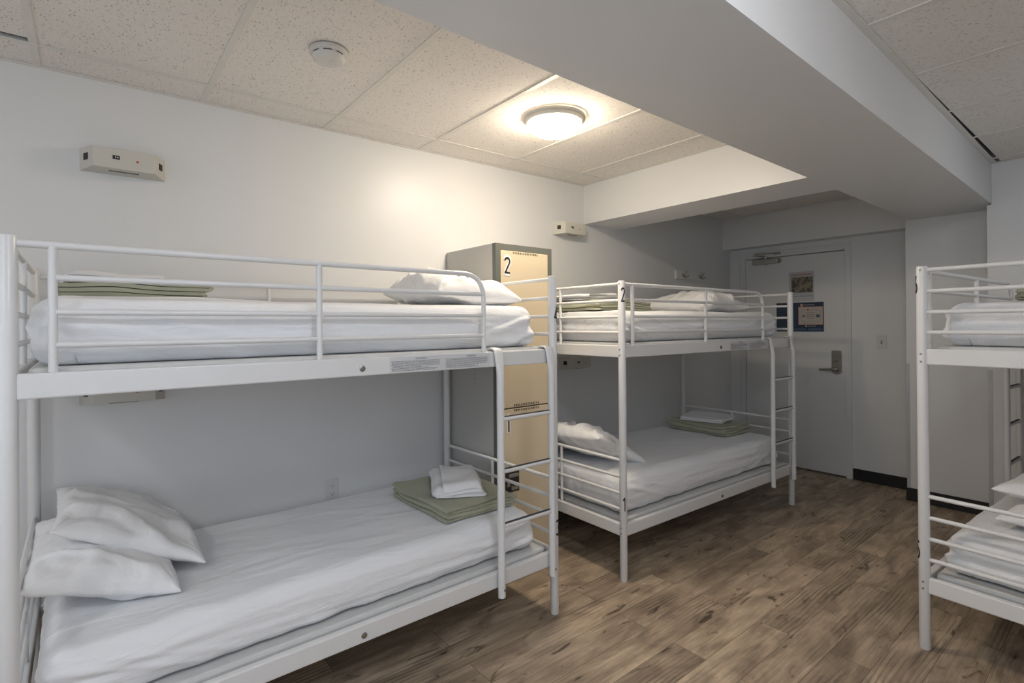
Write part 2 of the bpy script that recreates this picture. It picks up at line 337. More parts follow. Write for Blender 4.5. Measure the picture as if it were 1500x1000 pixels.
# metal corner guards on the wall ends
def guard(x, y, z0, z1):
    bm = bmesh.new(); box(bm, (x - .0025, y - .0025, z0), (x + .02, y, z1)); box(bm, (x - .0025, y, z0), (x, y + .02, z1))
    for z in (z1 - .06, z1 - .35, z0 + .3): lathe(bm, [(0, -.006), (.005, -.005), (.005, 0)], (x + .010, y - .0005, z), 10, 'y')
    return bm
g = obj('corner_guard', guard(CX, CY, .1, 1.07), M_ALU); tag(g, 'metal corner guard on wall edge beside the black baseboard and light switch', 'corner guard')
g = obj('corner_guard', guard(QX, QY, .1, 1.07), M_ALU); tag(g, 'metal corner guard on wall edge seen through the right-hand bunk bed frame', 'corner guard')

# ------------------------------------------------------------------ door
DL, DR = 0.170, 1.085
d = struct(empty('door_1', ((DL + DR) / 2, YB, 0)))
ox = (DL + DR) / 2
def L_(x, y, z): return (x - ox, y - YB, z)
bm = bmesh.new()
box(bm, L_(FX0, YB - .018, 0), L_(DL - .003, YB + .09, FZ), .002); box(bm, L_(DR + .003, YB - .018, 0), L_(FX1, YB + .09, FZ), .002)
box(bm, L_(DL - .003, YB - .018, 2.051), L_(DR + .003, YB + .09, FZ), .002)
obj('door_frame', bm, M_DOOR, d)
obj('door_panel', (lambda b_: (box(b_, L_(DL, YB - .006, .012), L_(DR, YB + .038, 2.045), .0015), b_)[1])(bmesh.new()), M_DOOR, d)
for z in (1.80, 1.02, .22):
    bm = bmesh.new(); tube(bm, [L_(DL - .002, YB - .022, z - .055), L_(DL - .002, YB - .022, z + .055)], .008, 10)
    obj('hinge', bm, M_DOOR, d)
# lock plate, lever, thumb turn
bm = bmesh.new()
pl = [(.974, .945), (.974, 1.135), (.982, 1.142), (1.047, 1.142), (1.055, 1.135), (1.055, .945), (1.04, .93), (1.015, .923), (.99, .93)]
prism(bm, [(a - ox, b_) for a, b_ in pl], 1, -.016, -.006)
for x, z in ((.985, 1.122), (1.044, 1.122)): lathe(bm, [(0, -.018), (.005, -.017), (.005, -.015)], L_(x, YB, z), 10, 'y')
hd = obj('lock_plate', bm, M_STEEL, d)
bm = bmesh.new(); lathe(bm, [(0, -.045), (.017, -.045), (.022, -.028), (.026, -.016)], L_(1.012, YB, .975), 20, 'y')
tube(bm, bend([L_(1.012, YB - .04, .975), L_(1.012, YB - .062, .975), L_(.885, YB - .058, .966)], .02), [.011] * 8 + [.009], 12)
obj('lever_handle', bm, M_STEEL, hd, smooth=40)
bm = bmesh.new(); lathe(bm, [(0, -.024), (.012, -.024), (.014, -.016)], L_(1.014, YB, 1.045), 16, 'y')
tube(bm, [L_(.994, YB - .03, 1.036), L_(1.034, YB - .03, 1.056)], .006, 10); obj('thumb_turn', bm, M_STEEL, hd, smooth=40)
# closer
bm = bmesh.new(); box(bm, L_(.262, YB - .055, 1.985), L_(.515, YB - .006, 2.035), .006); lathe(bm, [(0, 0), (.016, 0), (.016, .012), (0, .012)], L_(.39, YB - .032, 1.973), 14); lathe(bm, [(.018, 0), (.018, .02), (0, .02)], L_(.515, YB - .03, 2.01), 14, 'x')
cl = obj('door_closer', bm, M_STEEL, d)
bm = bmesh.new(); lathe(bm, [(.013, 0), (.013, .03), (0, .03)], L_(.392, YB - .034, 2.034), 14)
tube(bm, [L_(.392, YB - .034, 2.06), L_(.335, YB - .16, 2.066)], .006, 8); tube(bm, [L_(.335, YB - .16, 2.078), L_(.50, YB - .04, 2.084)], .005, 8); lathe(bm, [(.012, 0), (.012, .03), (0, .03)], L_(.335, YB - .16, 2.055), 12)
box(bm, L_(.47, YB - .045, 2.072), L_(.53, YB - .018, 2.092), .002)
obj('closer_arm', bm, M_STEEL, cl)

# ------------------------------------------------------------------ glyph strokes
def arc(cx, cy, r, a0, a1, n=14, ry=None):
    ry = ry or r
    return [(cx + r * math.cos(math.radians(a0 + (a1 - a0) * k / n)), cy + ry * math.sin(math.radians(a0 + (a1 - a0) * k / n))) for k in range(n + 1)]
GLY = {  # in a cell 0..0.5 wide, 0..1 high
 '1': [[(.08, .78), (.27, .96), (.27, .04)]],
 '2': [arc(.25, .74, .19, 165, -30, 16, .21) + [(.08, .06), (.46, .06)]],
 '3': [arc(.23, .74, .18, 150, -80, 14, .2), arc(.23, .28, .2, 85, -150, 16, .23)],
 '4': [[(.36, .02), (.36, .97), (.05, .3), (.48, .3)]],
 '5': [[(.43, .94), (.12, .94), (.1, .56)] + arc(.24, .32, .2, 110, -150, 16, .27)],
 '6': [[(.36, .96), (.14, .55)] + arc(.25, .3, .19, 150, -210, 22, .25)]}
def glyph(bm, ch, fn, hgt, wid=.085, aspect=1.0):
    """fn maps (a, b) metres on the surface -> (point, normal)"""
    for st in GLY[ch]:
        P0 = [Vector(p) for p in st]; P2 = [P0[0]]; L2 = []; R2 = []
        for a_, b_ in zip(P0, P0[1:]):
            k_ = max(1, int((b_ - a_).length / .07)); P2 += [a_.lerp(b_, i_ / k_) for i_ in range(1, k_ + 1)]
        for i, p in enumerate(P2):
            t = (P2[min(i + 1, len(P2) - 1)] - P2[max(i - 1, 0)]).normalized(); n = Vector((-t.y, t.x)) * wid / 2
            if 0 < i < len(P2) - 1:
                t1 = (P2[i] - P2[i - 1]).normalized(); n *= 1 / max(.8, abs(t.dot(t1)))
            L2.append(p + n); R2.append(p - n)
        def V(p, off):
            q, nn = fn((p.x - .25) * hgt * aspect, (p.y - .5) * hgt); return bm.verts.new(q + nn * off)
        for i in range(len(P2) - 1):
            a = [V(L2[i], .0012), V(R2[i], .0012), V(R2[i + 1], .0012), V(L2[i + 1], .0012)]; b_ = [V(L2[i], .0004), V(R2[i], .0004), V(R2[i + 1], .0004), V(L2[i + 1], .0004)]
            bm.faces.new(a)
            for k in range(4): bm.faces.new((a[k], a[(k + 1) % 4], b_[(k + 1) % 4], b_[k]))
def text_mesh(txt, size):
    cu = bpy.data.curves.new('t', 'FONT'); cu.body = txt; cu.size = size; cu.align_x = 'CENTER'; cu.extrude = .0002; cu.resolution_u = 3
    o = bpy.data.objects.new('t', cu); COL.objects.link(o); dg = bpy.context.evaluated_depsgraph_get()
    me = bpy.data.meshes.new_from_object(o.evaluated_get(dg)); bpy.data.objects.remove(o); bpy.data.curves.remove(cu)
    return me
def add_text(bm, txt, size, M4):
    me = text_mesh(txt, size); me.transform(M4); bm.from_mesh(me); bpy.data.meshes.remove(me)

# ------------------------------------------------------------------ notices on the door
FY = -.0075   # in front of the door face
def rect(bm, x0, z0, x1, z1, y0, y1): box(bm, (x0, y0, z0), (x1, y1, z1))
M_PAPER = mat('notice_paper', (0.50, 0.51, 0.52), 0.6, var=0.03, varscale=6)
M_NAVY = mat('navy_print', (0.02, 0.042, 0.085), 0.45, var=0.12, varscale=7)
M_NAVYL = mat('lighter_navy_print', (0.06, 0.10, 0.165), 0.45, var=0.1, varscale=12)
M_CREAM = mat('cream_print', (0.50, 0.46, 0.41), 0.55, var=0.03)
M_ORNG = mat('orange_print', (0.62, 0.20, 0.09), 0.5, var=0.03)
M_REDP = mat('red_print', (0.45, 0.03, 0.03), 0.5, var=0.05)
M_GRYP = mat('grey_plan_print', (0.30, 0.29, 0.28), 0.6, var=0.1, varscale=80)
def photo_mat():
    m = bpy.data.materials.new('aerial_photo_print'); m.use_nodes = True; N = m.node_tree.nodes; L = m.node_tree.links; b = N['Principled BSDF']; b.inputs['Roughness'].default_value = .5
    tc = N.new('ShaderNodeTexCoord'); v = N.new('ShaderNodeTexVoronoi'); v.inputs['Scale'].default_value = 34; L.new(tc.outputs['Object'], v.inputs[0])
    n = N.new('ShaderNodeTexNoise'); n.inputs['Scale'].default_value = 16; n.inputs['Detail'].default_value = 6; L.new(tc.outputs['Object'], n.inputs[0])
    mx = N.new('ShaderNodeMath'); mx.operation = 'MULTIPLY_ADD'; L.new(v.outputs['Distance'], mx.inputs[0]); mx.inputs[1].default_value = .35; L.new(n.outputs['Fac'], mx.inputs[2])
    cr = N.new('ShaderNodeValToRGB'); L.new(mx.outputs[0], cr.inputs[0]); e = cr.color_ramp.elements
    e[0].position = .42; e[0].color = (.012, .016, .022, 1); e[1].position = .8; e[1].color = (.28, .24, .17, 1); q = e.new(.58); q.color = (.09, .085, .07, 1)
    L.new(cr.outputs[0], b.inputs['Base Color']); return m
t = empty('paper_notice', (.715, YB - .006, 1.60), 0, 'white paper notice with aerial photo taped above the navy door poster', 'notice')
x0, x1, z0, z1 = -.113, .113, 0, .285
obj('sheet', (lambda b_: (rect(b_, x0, z0, x1, z1, -.0012, -.0002), b_)[1])(bmesh.new()), M_PAPER, t)
obj('printed_photo', (lambda b_: (rect(b_, x0 + .022, .085, x1 - .012, .235, -.0020, -.0012), b_)[1])(bmesh.new()), photo_mat(), t)
bm = bmesh.new()
for k in range(26):
    a = -.09 + k * .007; rect(bm, a, .25 + .004 * (k % 2), a + .005, .262, -.0017, -.0012)
obj('heading', bm, M_REDP, t)
bm = bmesh.new()
for r_, zz in enumerate((.068, .052, .046)):
    a = -.08
    while a < .09: wd = random.uniform(.008, .02); rect(bm, a, zz, a + wd, zz + .0035, -.0017, -.0012); a += wd + .004
obj('small_print', bm, M_INKG, t)
t = empty('evacuation_poster', (.695, YB - .006, 1.313), 0, 'navy blue poster with cream floor plan mounted on the grey door', 'poster')
W2, HH = .2135, .278
obj('board', (lambda b_: (rect(b_, -W2, 0, W2, HH, -.004, -.0002), b_)[1])(bmesh.new()), M_NAVY, t)
px0, px1, pz0, pz1 = -.005, .205, .068, .232
obj('plan_border', (lambda b_: (rect(b_, px0 - .004, pz0 - .004, px1 + .004, pz1 + .004, -.0045, -.004), b_)[1])(bmesh.new()), M_ORNG, t)
obj('floor_plan', (lambda b_: (rect(b_, px0, pz0, px1, pz1, -.0051, -.0045), b_)[1])(bmesh.new()), M_CREAM, t)
bm = bmesh.new()
for (a, b_, c, e_) in ((.02, .095, .185, .098), (.02, .205, .185, .208), (.02, .095, .023, .208), (.182, .095, .185, .208), (.06, .12, .062, .185), (.135, .12, .137, .185)): rect(bm, a, b_, c, e_, -.0056, -.0051)
for i in range(6):
    for j in range(4): rect(bm, .068 + i * .011, .12 + j * .018, .075 + i * .011, .13 + j * .018, -.0056, -.0051)
for k in range(5): rect(bm, .035 + k * .022, .078, .05 + k * .022, .082, -.0056, -.0051)
obj('plan_lines', bm, M_GRYP, t)
bm = bmesh.new(); rect(bm, .15, .135, .18, .16, -.0062, -.0051); rect(bm, .03, .14, .05, .155, -.0062, -.0051); obj('plan_rooms', bm, M_NAVYL, t)
bm = bmesh.new(); lathe(bm, [(0, -.007), (.008, -.007), (.008, -.005)], (.078, 0, .206), 16, 'y'); obj('location_dot', bm, M_REDP, t)
for (x, z, r_) in ((.022, .252, .0135), (.06, .052, .009)):
    bm = bmesh.new(); lathe(bm, [(0, -.0055), (r_, -.0055), (r_, -.004)], (x, 0, z), 20, 'y'); e_ = obj('emblem', bm, M_CREAM, t)
    bm = bmesh.new(); lathe(bm, [(0, -.0062), (r_ * .65, -.0062), (r_ * .65, -.0055)], (x, 0, z), 16, 'y'); obj('emblem_centre', bm, M_ORNG, e_)
bm = bmesh.new()
for zz, a0, a1, s_ in ((.249, .045, .13, .007), (.05, .078, .14, .006)):
    a = a0
    while a < a1: wd = random.uniform(.006, .012); rect(bm, a, zz, a + wd, zz + s_, -.0045, -.004); a += wd + .003
obj('white_lettering', bm, M_CREAM, t)
bm = bmesh.new()
for r_ in range(11):
    zz = .235 - r_ * .0195; a = -.2
    while a < -.035: wd = random.uniform(.012, .03); wd = min(wd, -.03 - a); rect(bm, a, zz, a + wd, zz + .005, -.0045, -.004); a += wd + .004
for a in (-.2, -.06, .08): rect(bm, a, .008, a + .12, .036, -.0045, -.004)
obj('text_panel', bm, M_NAVYL, t)

# ------------------------------------------------------------------ small wall fittings
t = empty('light_switch', (1.36, YB, 1.225), 0, 'white light switch plate on the wall right of the door', 'light switch')
bm = bmesh.new(); box(bm, (-.037, -.006, -.058), (.037, 0, .058), .003); obj('cover_plate', bm, M_OUTL, t)
bm = bmesh.new(); box(bm, (-.006, -.008, -.014), (.006, -.005, .014)); s_ = obj('toggle_slot', bm, M_INKG, t)
bm = bmesh.new(); box(bm, (-.0035, -.017, .0), (.0035, -.006, .010), .001); obj('toggle', bm, M_PLAS, s_)
def outlet(y, z, label):
    t = empty('wall_outlet', (0, y, z), 0, label, 'power outlet')
    bm = bmesh.new(); box(bm, (0, -.036, -.058), (.006, .036, .058), .003); obj('cover_plate', bm, M_OUTL, t)
    for dz in (-.021, .021):
        bm = bmesh.new(); lathe(bm, [(.016, 0), (.016, .0015), (0, .0015)], (.006, 0, dz), 18, 'x'); s_ = obj('socket', bm, M_OUTL, t)
        bm = bmesh.new(); box(bm, (.0073, -.008, dz - .003), (.0085, -.0062, dz + .006)); box(bm, (.0073, .0062, dz - .003), (.0085, .008, dz + .006)); box(bm, (.0073, -.0018, dz - .011), (.0085, .0018, dz - .007))
        obj('slots', bm, M_DARK, s_)
outlet(1.04, .50, 'white power outlet above the lower mattress of the nearest left bunk')
outlet(4.13, .475, 'white power outlet above the lower mattress of the farther bunk near the door')
def wall_box(yc, zc, label):
    t = empty('bedside_power_box', (0, yc, zc), 0, label, 'power box')
    bm = bmesh.new(); bk, fr, dp = .152, .108, .088
    z0b, z1b, z0f, z1f = -.045, .045, -.042, .042
    ring = [(0, -bk), (dp, -fr), (dp, fr), (0, bk)]
    A = [bm.verts.new((x, y, z0f if x > 0 else z0b - .006)) for x, y in ring]; Bt = [bm.verts.new((x, y, z1f if x > 0 else z1b)) for x, y in ring]
    bm.faces.new(A); bm.faces.new(Bt[::-1])
    for i in range(4): bm.faces.new((A[i], A[(i + 1) % 4], Bt[(i + 1) % 4], Bt[i]))
    bmesh.ops.bevel(bm, geom=list(bm.edges), offset=.002, segments=2, profile=.5, affect='EDGES')
    obj('housing', bm, M_PLAS, t)
    bm = bmesh.new(); box(bm, (dp - .001, -.043, -.003), (dp + .002, -.018, .013)); so = obj('usb_socket', bm, M_DARK, t)
    bm = bmesh.new(); box(bm, (dp + .0015, -.034, .002), (dp + .0028, -.031, .009)); box(bm, (dp + .0015, -.028, .003), (dp + .0028, -.023, .007)); obj('contacts', bm, M_LAB, so)
    bm = bmesh.new(); lathe(bm, [(.0045, 0), (.0045, .003), (0, .004)], (dp, .043, -.002), 12, 'x'); obj('indicator', bm, M_RED, t)
    for s in (-1, 1):
        bm = bmesh.new()
        a = Vector((dp, s * fr)); b_ = Vector((0, s * bk)); dd = (b_ - a).normalized(); nn = Vector((dd.y, -dd.x)) * (1 if s * (-dd.x) > 0 else 1)
        nn = Vector((-dd.y, dd.x)); nn = nn if nn.y * s > 0 else -nn
        c = (a + b_) / 2
        pts = [c - dd * .014, c + dd * .014]
        vs = []
        for q in pts:
            for z in (-.012, .016):
                for o_ in (.0, .0025): vs.append(bm.verts.new((q.x + nn.x * o_, q.y + nn.y * o_, z)))
        bmesh.ops.convex_hull(bm, input=vs)
        obj('side_socket', bm, M_DARK, t)
    bm = bmesh.new(); box(bm, (.045, -.055, -.0475), (.058, .05, -.0425)); obj('reading_light_slot', bm, M_INKG, t)
wall_box(.13, 2.113, 'beige power box high on wall above the nearest left bunk')
wall_box(2.878, 2.123, 'beige power box on wall just below the ceiling beam by the locker')
wall_box(.125, 1.122, 'beige power box under the top bunk of the nearest left bed')
wall_box(2.93, 1.105, 'beige power box under the top bunk of the farther bed')
# coat hooks
t = empty('coat_hook_rack', (0, 4.5, 1.86), 0, 'grey wall-mounted rail with two metal coat hooks left of the door', 'coat rack')
bm = bmesh.new(); box(bm, (0, -.21, -.04), (.018, .21, .04), .004); obj('back_board', bm, M_WALL, t)
for y in (-.10, .19):
    bm = bmesh.new(); lathe(bm, [(.015, 0), (.013, .004), (0, .005)], (.018, y, 0), 14, 'x')
    tube(bm, bend([(.02, y, 0), (.05, y, .0), (.065, y, .04)], .02), .005, 8)
    for s in (-1, 1): tube(bm, bend([(.02, y, -.008), (.045, y + s * .012, -.03), (.062, y + s * .03, -.005)], .02), .0045, 8)
    obj('hook', bm, M_STEEL, t, smooth=40)

# ------------------------------------------------------------------ ceiling fixtures
def ceiling_lamp(x, y, z, label, gm, r=.163):
    t = empty('ceiling_lamp', (x, y, z), 0, label, 'ceiling lamp')
    bm = bmesh.new(); lathe(bm, [(r, 0), (r, -.010), (r * .93, -.016), (r * .90, -.03), (r * .86, -.033), (r * .86, 0)], (0, 0, 0), 48); obj('lamp_rim', bm, M_FIX, t, smooth=40)
    bm = bmesh.new(); n = 12; pr = [(r * .86 * math.cos(k / n * PI / 2), -.024 - .075 * math.sin(k / n * PI / 2)) for k in range(n + 1)]; pr[-1] = (0, -.099)
    lathe(bm, pr, (0, 0, 0), 48); obj('glass_bowl', bm, gm, t, smooth=80)
    bm = bmesh.new(); lathe(bm, [(.008, 0), (.012, -.006), (.008, -.012), (.006, -.018), (0, -.022)], (0, 0, -.097), 16); obj('finial', bm, M_FIX, t, smooth=40)
ceiling_lamp(.872, 1.912, hz(1.91), 'lit round ceiling lamp with frosted glass bowl among white ceiling tiles', M_GLASS_L)
ceiling_lamp(2.93, .72, H, 'lit round ceiling lamp over the right-hand aisle', M_GLASS_F)
ceiling_lamp(3.1, 3.45, H, 'added unseen round ceiling lamp over the right-hand bunk bed', M_GLASS_D, .15)  # added out of view to brighten the door and far walls
ceiling_lamp(2.75, -1.3, H, 'added unseen round ceiling lamp over the right-hand aisle behind the camera', M_GLASS_F)  # second aisle lamp, added out of view to spread the light
ceiling_lamp(.872, -1.65, hz(-1.65), 'added unseen round ceiling lamp by the left wall behind the nearest bunk bed', M_GLASS_L2)  # added out of view to brighten the left ceiling
t = empty('smoke_detector', (.838, .737, hz(.74)), 0, 'white round smoke detector on the ceiling tiles', 'smoke detector')
bm = bmesh.new(); lathe(bm, [(.070, 0), (.072, -.004), (.072, -.014), (.068, -.017), (0, -.017)], (0, 0, 0), 40); obj('base', bm, M_SMOKE, t, smooth=40)
bm = bmesh.new(); lathe(bm, [(.062, -.017), (.062, -.028), (.052, -.042), (.03, -.046), (0, -.046)], (0, 0, 0), 40); obj('cover', bm, M_SMOKE, t, smooth=30)
bm = bmesh.new()
for k in range(8):
    a0 = k * PI / 4 + .1; a1 = a0 + .5; n = 6
    for j in range(n):
        p = [a0 + (a1 - a0) * j / n, a0 + (a1 - a0) * (j + 1) / n]
        vs = [bm.verts.new((.0625 * math.cos(a), .0625 * math.sin(a), z)) for a in p for z in (-.0245, -.0205)]
        bm.faces.new((vs[0], vs[1], vs[3], vs[2]))
obj('vent_slots', bm, M_DARK, t)
bm = bmesh.new(); lathe(bm, [(.014, -.046), (.014, -.048), (0, -.0485)], (.012, .01, 0), 20); obj('test_button', bm, M_SMOKE, t)

# ------------------------------------------------------------------ locker
LX, LY0, LY1, LZ = .525, 1.782, 2.212, 1.858
t = empty('locker', (.012, LY0, 0), 0, 'tall grey metal locker with two tan doors numbered 2 and 1', 'locker')
lx, ly, = LX - .012, LY1 - LY0
bm = bmesh.new()
box(bm, (0, 0, .0), (lx - .03, .002, LZ)); box(bm, (0, ly - .002, 0), (lx - .03, ly, LZ)); box(bm, (0, 0, 0), (.002, ly, LZ)); box(bm, (0, .002, LZ - .002), (lx - .03, ly - .002, LZ)); box(bm, (.002, .002, .05), (lx - .03, ly - .002, .052)); box(bm, (.002, .002, .92), (lx - .03, ly - .002, .922))
for x, z in ((.11, 1.80), (.11, 1.0), (.42, 1.0), (.42, 1.8)): lathe(bm, [(0, -.002), (.004, -.0015), (.004, 0)], (x, 0, z), 8, 'y')
obj('cabinet_body', bm, M_LOCKB, t)
bm = bmesh.new()
for k in range(5): box(bm, (.30, -.0008, 1.05 + k * .028), (.304, .0005, 1.056 + k * .028))
for k in range(4): box(bm, (.30, -.0008, 1.70 + k * .02), (.304, .0005, 1.703 + k * .02))
obj('peg_holes', bm, M_DARK, t)
bm = bmesh.new()
box(bm, (lx - .03, 0, 0), (lx, .033, LZ)); box(bm, (lx - .03, ly - .030, 0), (lx, ly, LZ)); box(bm, (lx - .03, .033, LZ - .035), (lx, ly - .03, LZ)); box(bm, (lx - .03, .033, .0), (lx, ly - .03, .06))
obj('face_frame', bm, M_LOCKF, t)
def slots(bm, zc, n=15, hgt=.012):
    for k in range(n): y = ly * .5 - .10 + k * .013 + .01; box(bm, (lx + .0005, y, zc - hgt / 2), (lx + .0035, y + .005, zc + hgt / 2))
for (z0, z1, ch) in ((.922, LZ - .037, '2'), (.062, .915, '1')):
    bm = bmesh.new(); box(bm, (lx - .018, .036, z0), (lx + .002, ly - .033, z1), .002); dr = obj('locker_door', bm, M_LOCKD, t)
    bm = bmesh.new(); slots(bm, z1 - .010); slots(bm, z0 + .012) if ch == '2' else None; obj('vent_louvres', bm, M_DARK, dr)
    bm = bmesh.new(); sy, sz = .036 + .045, z1 - .085
    box(bm, (lx + .002, sy - .028, sz - .055), (lx + .0026, sy + .028, sz + .055)); st = obj('number_sticker', bm, M_LOCKD, dr)
    bm = bmesh.new()
    glyph(bm, ch, lambda a, b_: (Vector((lx + .0024, sy + a, sz + b_)), Vector((1, 0, 0))), .108, wid=.24, aspect=.9)
    obj('numeral_backing', bm, M_WHITE, st)
    bm = bmesh.new()
    glyph(bm, ch, lambda a, b_: (Vector((lx + .0034, sy + a, sz + b_)), Vector((1, 0, 0))), .095, wid=.11, aspect=.95)
    obj('numeral', bm, M_INK, st)
    zl = (z0 + z1) / 2 + (.018 if ch == '1' else 0)
    bm = bmesh.new(); box(bm, (lx + .0015, .055, zl - .065), (lx + .006, .155, zl + .06), .002); la = obj('latch_plate', bm, M_DARK, dr)
    bm = bmesh.new(); box(bm, (lx + .004, .075, zl + .018), (lx + .014, .148, zl + .040), .005); box(bm, (lx + .004, .064, zl - .03), (lx + .012, .085, zl + .01), .003); box(bm, (lx + .004, .12, zl - .055), (lx + .009, .148, zl - .02), .003); tube(bm, [(lx + .006, .10, zl - .04), (lx + .018, .10, zl - .04)], .012, 12); obj('latch', bm, M_STEEL, la)

# ------------------------------------------------------------------ soft goods
def fbm(p, o=4): 
    v = 0; a = 1; s = 0
    for _ in range(o): v += a * noise.noise(p); s += a; a *= .5; p = p * 2.03
    return v / s
def ridge(p):
    return 1 - min(1, abs(noise.noise(p)) * 3.2)
def mattress(name, parent, L, wd, z0, z1, seed, sm=(0, 0), r=.07, label=None):
    bm = bmesh.new()
    nx, ny, nz = 190, 76, 24
    half = Vector((L / 2, wd / 2, (z1 - z0) / 2)); c = Vector((sm[0] + L / 2, sm[1] + wd / 2, (z0 + z1) / 2)); rr = min(r, half.z * .9)
    def face(f, n1, n2):
        g = [[bm.verts.new(f(i / n1 * 2 - 1, j / n2 * 2 - 1)) for j in range(n2 + 1)] for i in range(n1 + 1)]
        for i in range(n1):
            for j in range(n2): bm.faces.new((g[i][j], g[i + 1][j], g[i + 1][j + 1], g[i][j + 1]))
    for s in (-1, 1):
        face(lambda a, b, s=s: (a, b, s), nx, ny); face(lambda a, b, s=s: (a, s, b), nx, nz); face(lambda a, b, s=s: (s, a, b), ny, nz)
    bmesh.ops.remove_doubles(bm, verts=bm.verts, dist=1e-5)
    for v in bm.verts:
        p = Vector((v.co.x * half.x, v.co.y * half.y, v.co.z * half.z))
        rb = rr if p.z > 0 else rr * (1 - .62 * min(1, -p.z / half.z * 1.6))
        q = Vector([max(-(half[i] - rb), min(half[i] - rb, p[i])) for i in range(3)])
        dlt = p - q
        n = dlt.normalized() if dlt.length > 1e-9 else Vector((0, 0, 1))
        # push towards the rounded shape
        P = q + n * rb
        top = max(0, n.z); side = 1 - abs(n.z)
        w_ = P + Vector((seed * 7.1, seed * 3.3, seed))
        dsp = 0
        # long wrinkles pulled along the sides, gathered at the corners
        dsp += side * .009 * noise.noise(Vector((w_.x * 2.2 + w_.z * 6, w_.y * 2.2, w_.z * 30))) + side * .005 * (max(0, ridge(Vector((w_.x * 1.3 + w_.z * 9, w_.y * 1.4, w_.z * 11))) - .5))
        ex = max(0, (abs(P.x) - (half.x - .28)) / .28); 
        dsp += side * ex * .005 * noise.noise(Vector((w_.x * 14 + w_.z * 10, w_.y * 16, w_.z * 9)))
        dsp += side * .007 * noise.noise(Vector((w_.x * 1.5, w_.y * 2, 4)))
        dsp += top * .004 * noise.noise(Vector((w_.x * 3, w_.y * 9 + w_.x * 2, 0))) + top * .006 * noise.noise(w_ * 2.2)
        dsp += top * .010 * max(0, ridge(Vector((w_.x * 1.2 + w_.y * .8, w_.y * 6, 3.3))) - .6)
        # sheet pulled in creases that sweep from the middle of the bottom edge up to the ends
        e2 = max(0, min(1, (abs(P.x) - half.x * .35) / (half.x * .6)))
        ph = (P.z / half.z) * 2.4 - abs(P.x) * 7.5
        dsp += side * (n.y * n.y) * e2 * .014 * (max(0, ridge(Vector((ph * .55 + seed, P.x * .8, n.y))) - .35)) * 1.5
        dsp += side * (n.x * n.x) * .005 * noise.noise(Vector((w_.y * 22, w_.z * 5, seed)))
        P = P + n * dsp
        if P.z < -half.z * .45:   # tucked under
            k = (-half.z * .45 - P.z) / (half.z * .55)
            P.y -= math.copysign(.02 * k * (1 + noise.noise(Vector((w_.x * 9, 0, 2)))), P.y) if abs(P.y) > half.y * .8 else 0
            P.x -= math.copysign(.02 * k * (1 + noise.noise(Vector((w_.y * 9, 0, 2)))), P.x) if abs(P.x) > half.x * .9 else 0
        v.co = P + c
    return bm
def pillow(L=.66, W=.44, T=.15, seed=1, pinch=.055, flat=.35, crease=1.0):
    bm = bmesh.new(); n1, n2 = 96, 76
    def co(u, v, s):
        pu = 1 - pinch * (1 - abs(u) ** 2.2) * 0 ; 
        x = L / 2 * u * (1 - pinch * 1.2 * (1 - v * v) ** 1.0 * abs(u) ** 3)
        y = W / 2 * v * (1 - pinch * 1.6 * (1 - u * u) ** 1.0 * abs(v) ** 3)
        e = max(0, (1 - abs(u) ** 2.6)) * max(0, (1 - abs(v) ** 2.6))
        h = T / 2 * e ** .43
        q = Vector((x * 1.0 + seed * 5.3, y + seed * 2.1, s * .3))
        ang = math.atan2(v, u)
        cr = noise.noise(Vector((ang * 2.6 + seed, (u * u + v * v) * 1.0, s))) * .010 * min(1, (u * u + v * v) * 1.2)
        cr += (ridge(q * 5.5 + Vector((0, 0, seed))) - .5) * .007 + noise.noise(q * 12) * .005 + noise.noise(q * 3.4) * .012
        cx_ = (1 - abs(u)) * L; cy_ = (1 - abs(v)) * W; ca = math.atan2(cy_, cx_ + 1e-4)
        near = max(0, 1 - math.hypot(cx_, cy_) / (.55 * L))
        cr += near * (ridge(Vector((ca * 3.2 + seed, (u > 0) * 3 + (v > 0) * 7 + s, math.hypot(cx_, cy_) * 2))) - .45) * .014
        cr += (max(0, ridge(Vector((q.x * 3.2 + q.y * 2.2, q.y * 4 - q.x, seed * 1.7))) - .62)) * .022
        h += cr * crease * min(1, e * 3.5)
        k = 1.0 if s > 0 else flat
        edge = .004 * noise.noise(Vector((u * 6, v * 6, seed)))
        return Vector((x + edge, y + edge, s * max(h, 0) * (2 - 2 * flat if s > 0 else 2 * flat) * (1 if s > 0 else 1)))
    top = {}; bot = {}
    for i in range(n1 + 1):
        for j in range(n2 + 1):
            u = math.sin((i / n1 - .5) * PI); v = math.sin((j / n2 - .5) * PI)
            u = .55 * u + .45 * (i / n1 * 2 - 1); v = .55 * v + .45 * (j / n2 * 2 - 1)
            top[i, j] = bm.verts.new(co(u, v, 1)); bot[i, j] = top[i, j] if i in (0, n1) or j in (0, n2) else bm.verts.new(co(u, v, -1))
    for i in range(n1):
        for j in range(n2):
            bm.faces.new((top[i, j], top[i + 1, j], top[i + 1, j + 1], top[i, j + 1]))
            a = (bot[i, j], bot[i, j + 1], bot[i + 1, j + 1], bot[i + 1, j]); bm.faces.new(a)
    return bm
def put_pillow(loc, rot, label, group=None, L=.66, W=.44, T=.15, seed=1, fn=None, flat=.35, crease=1.0, name='pillow', pinch=.055):
    bm = pillow(L, W, T, seed, flat=flat, crease=crease, pinch=pinch)
    if fn:
        for v in bm.verts: v.co = fn(v.co)
    o = obj(name, bm, M_PILL, None, smooth=0); o.location = loc; o.rotation_euler = rot
    return tag(o, label, 'pillow', group)
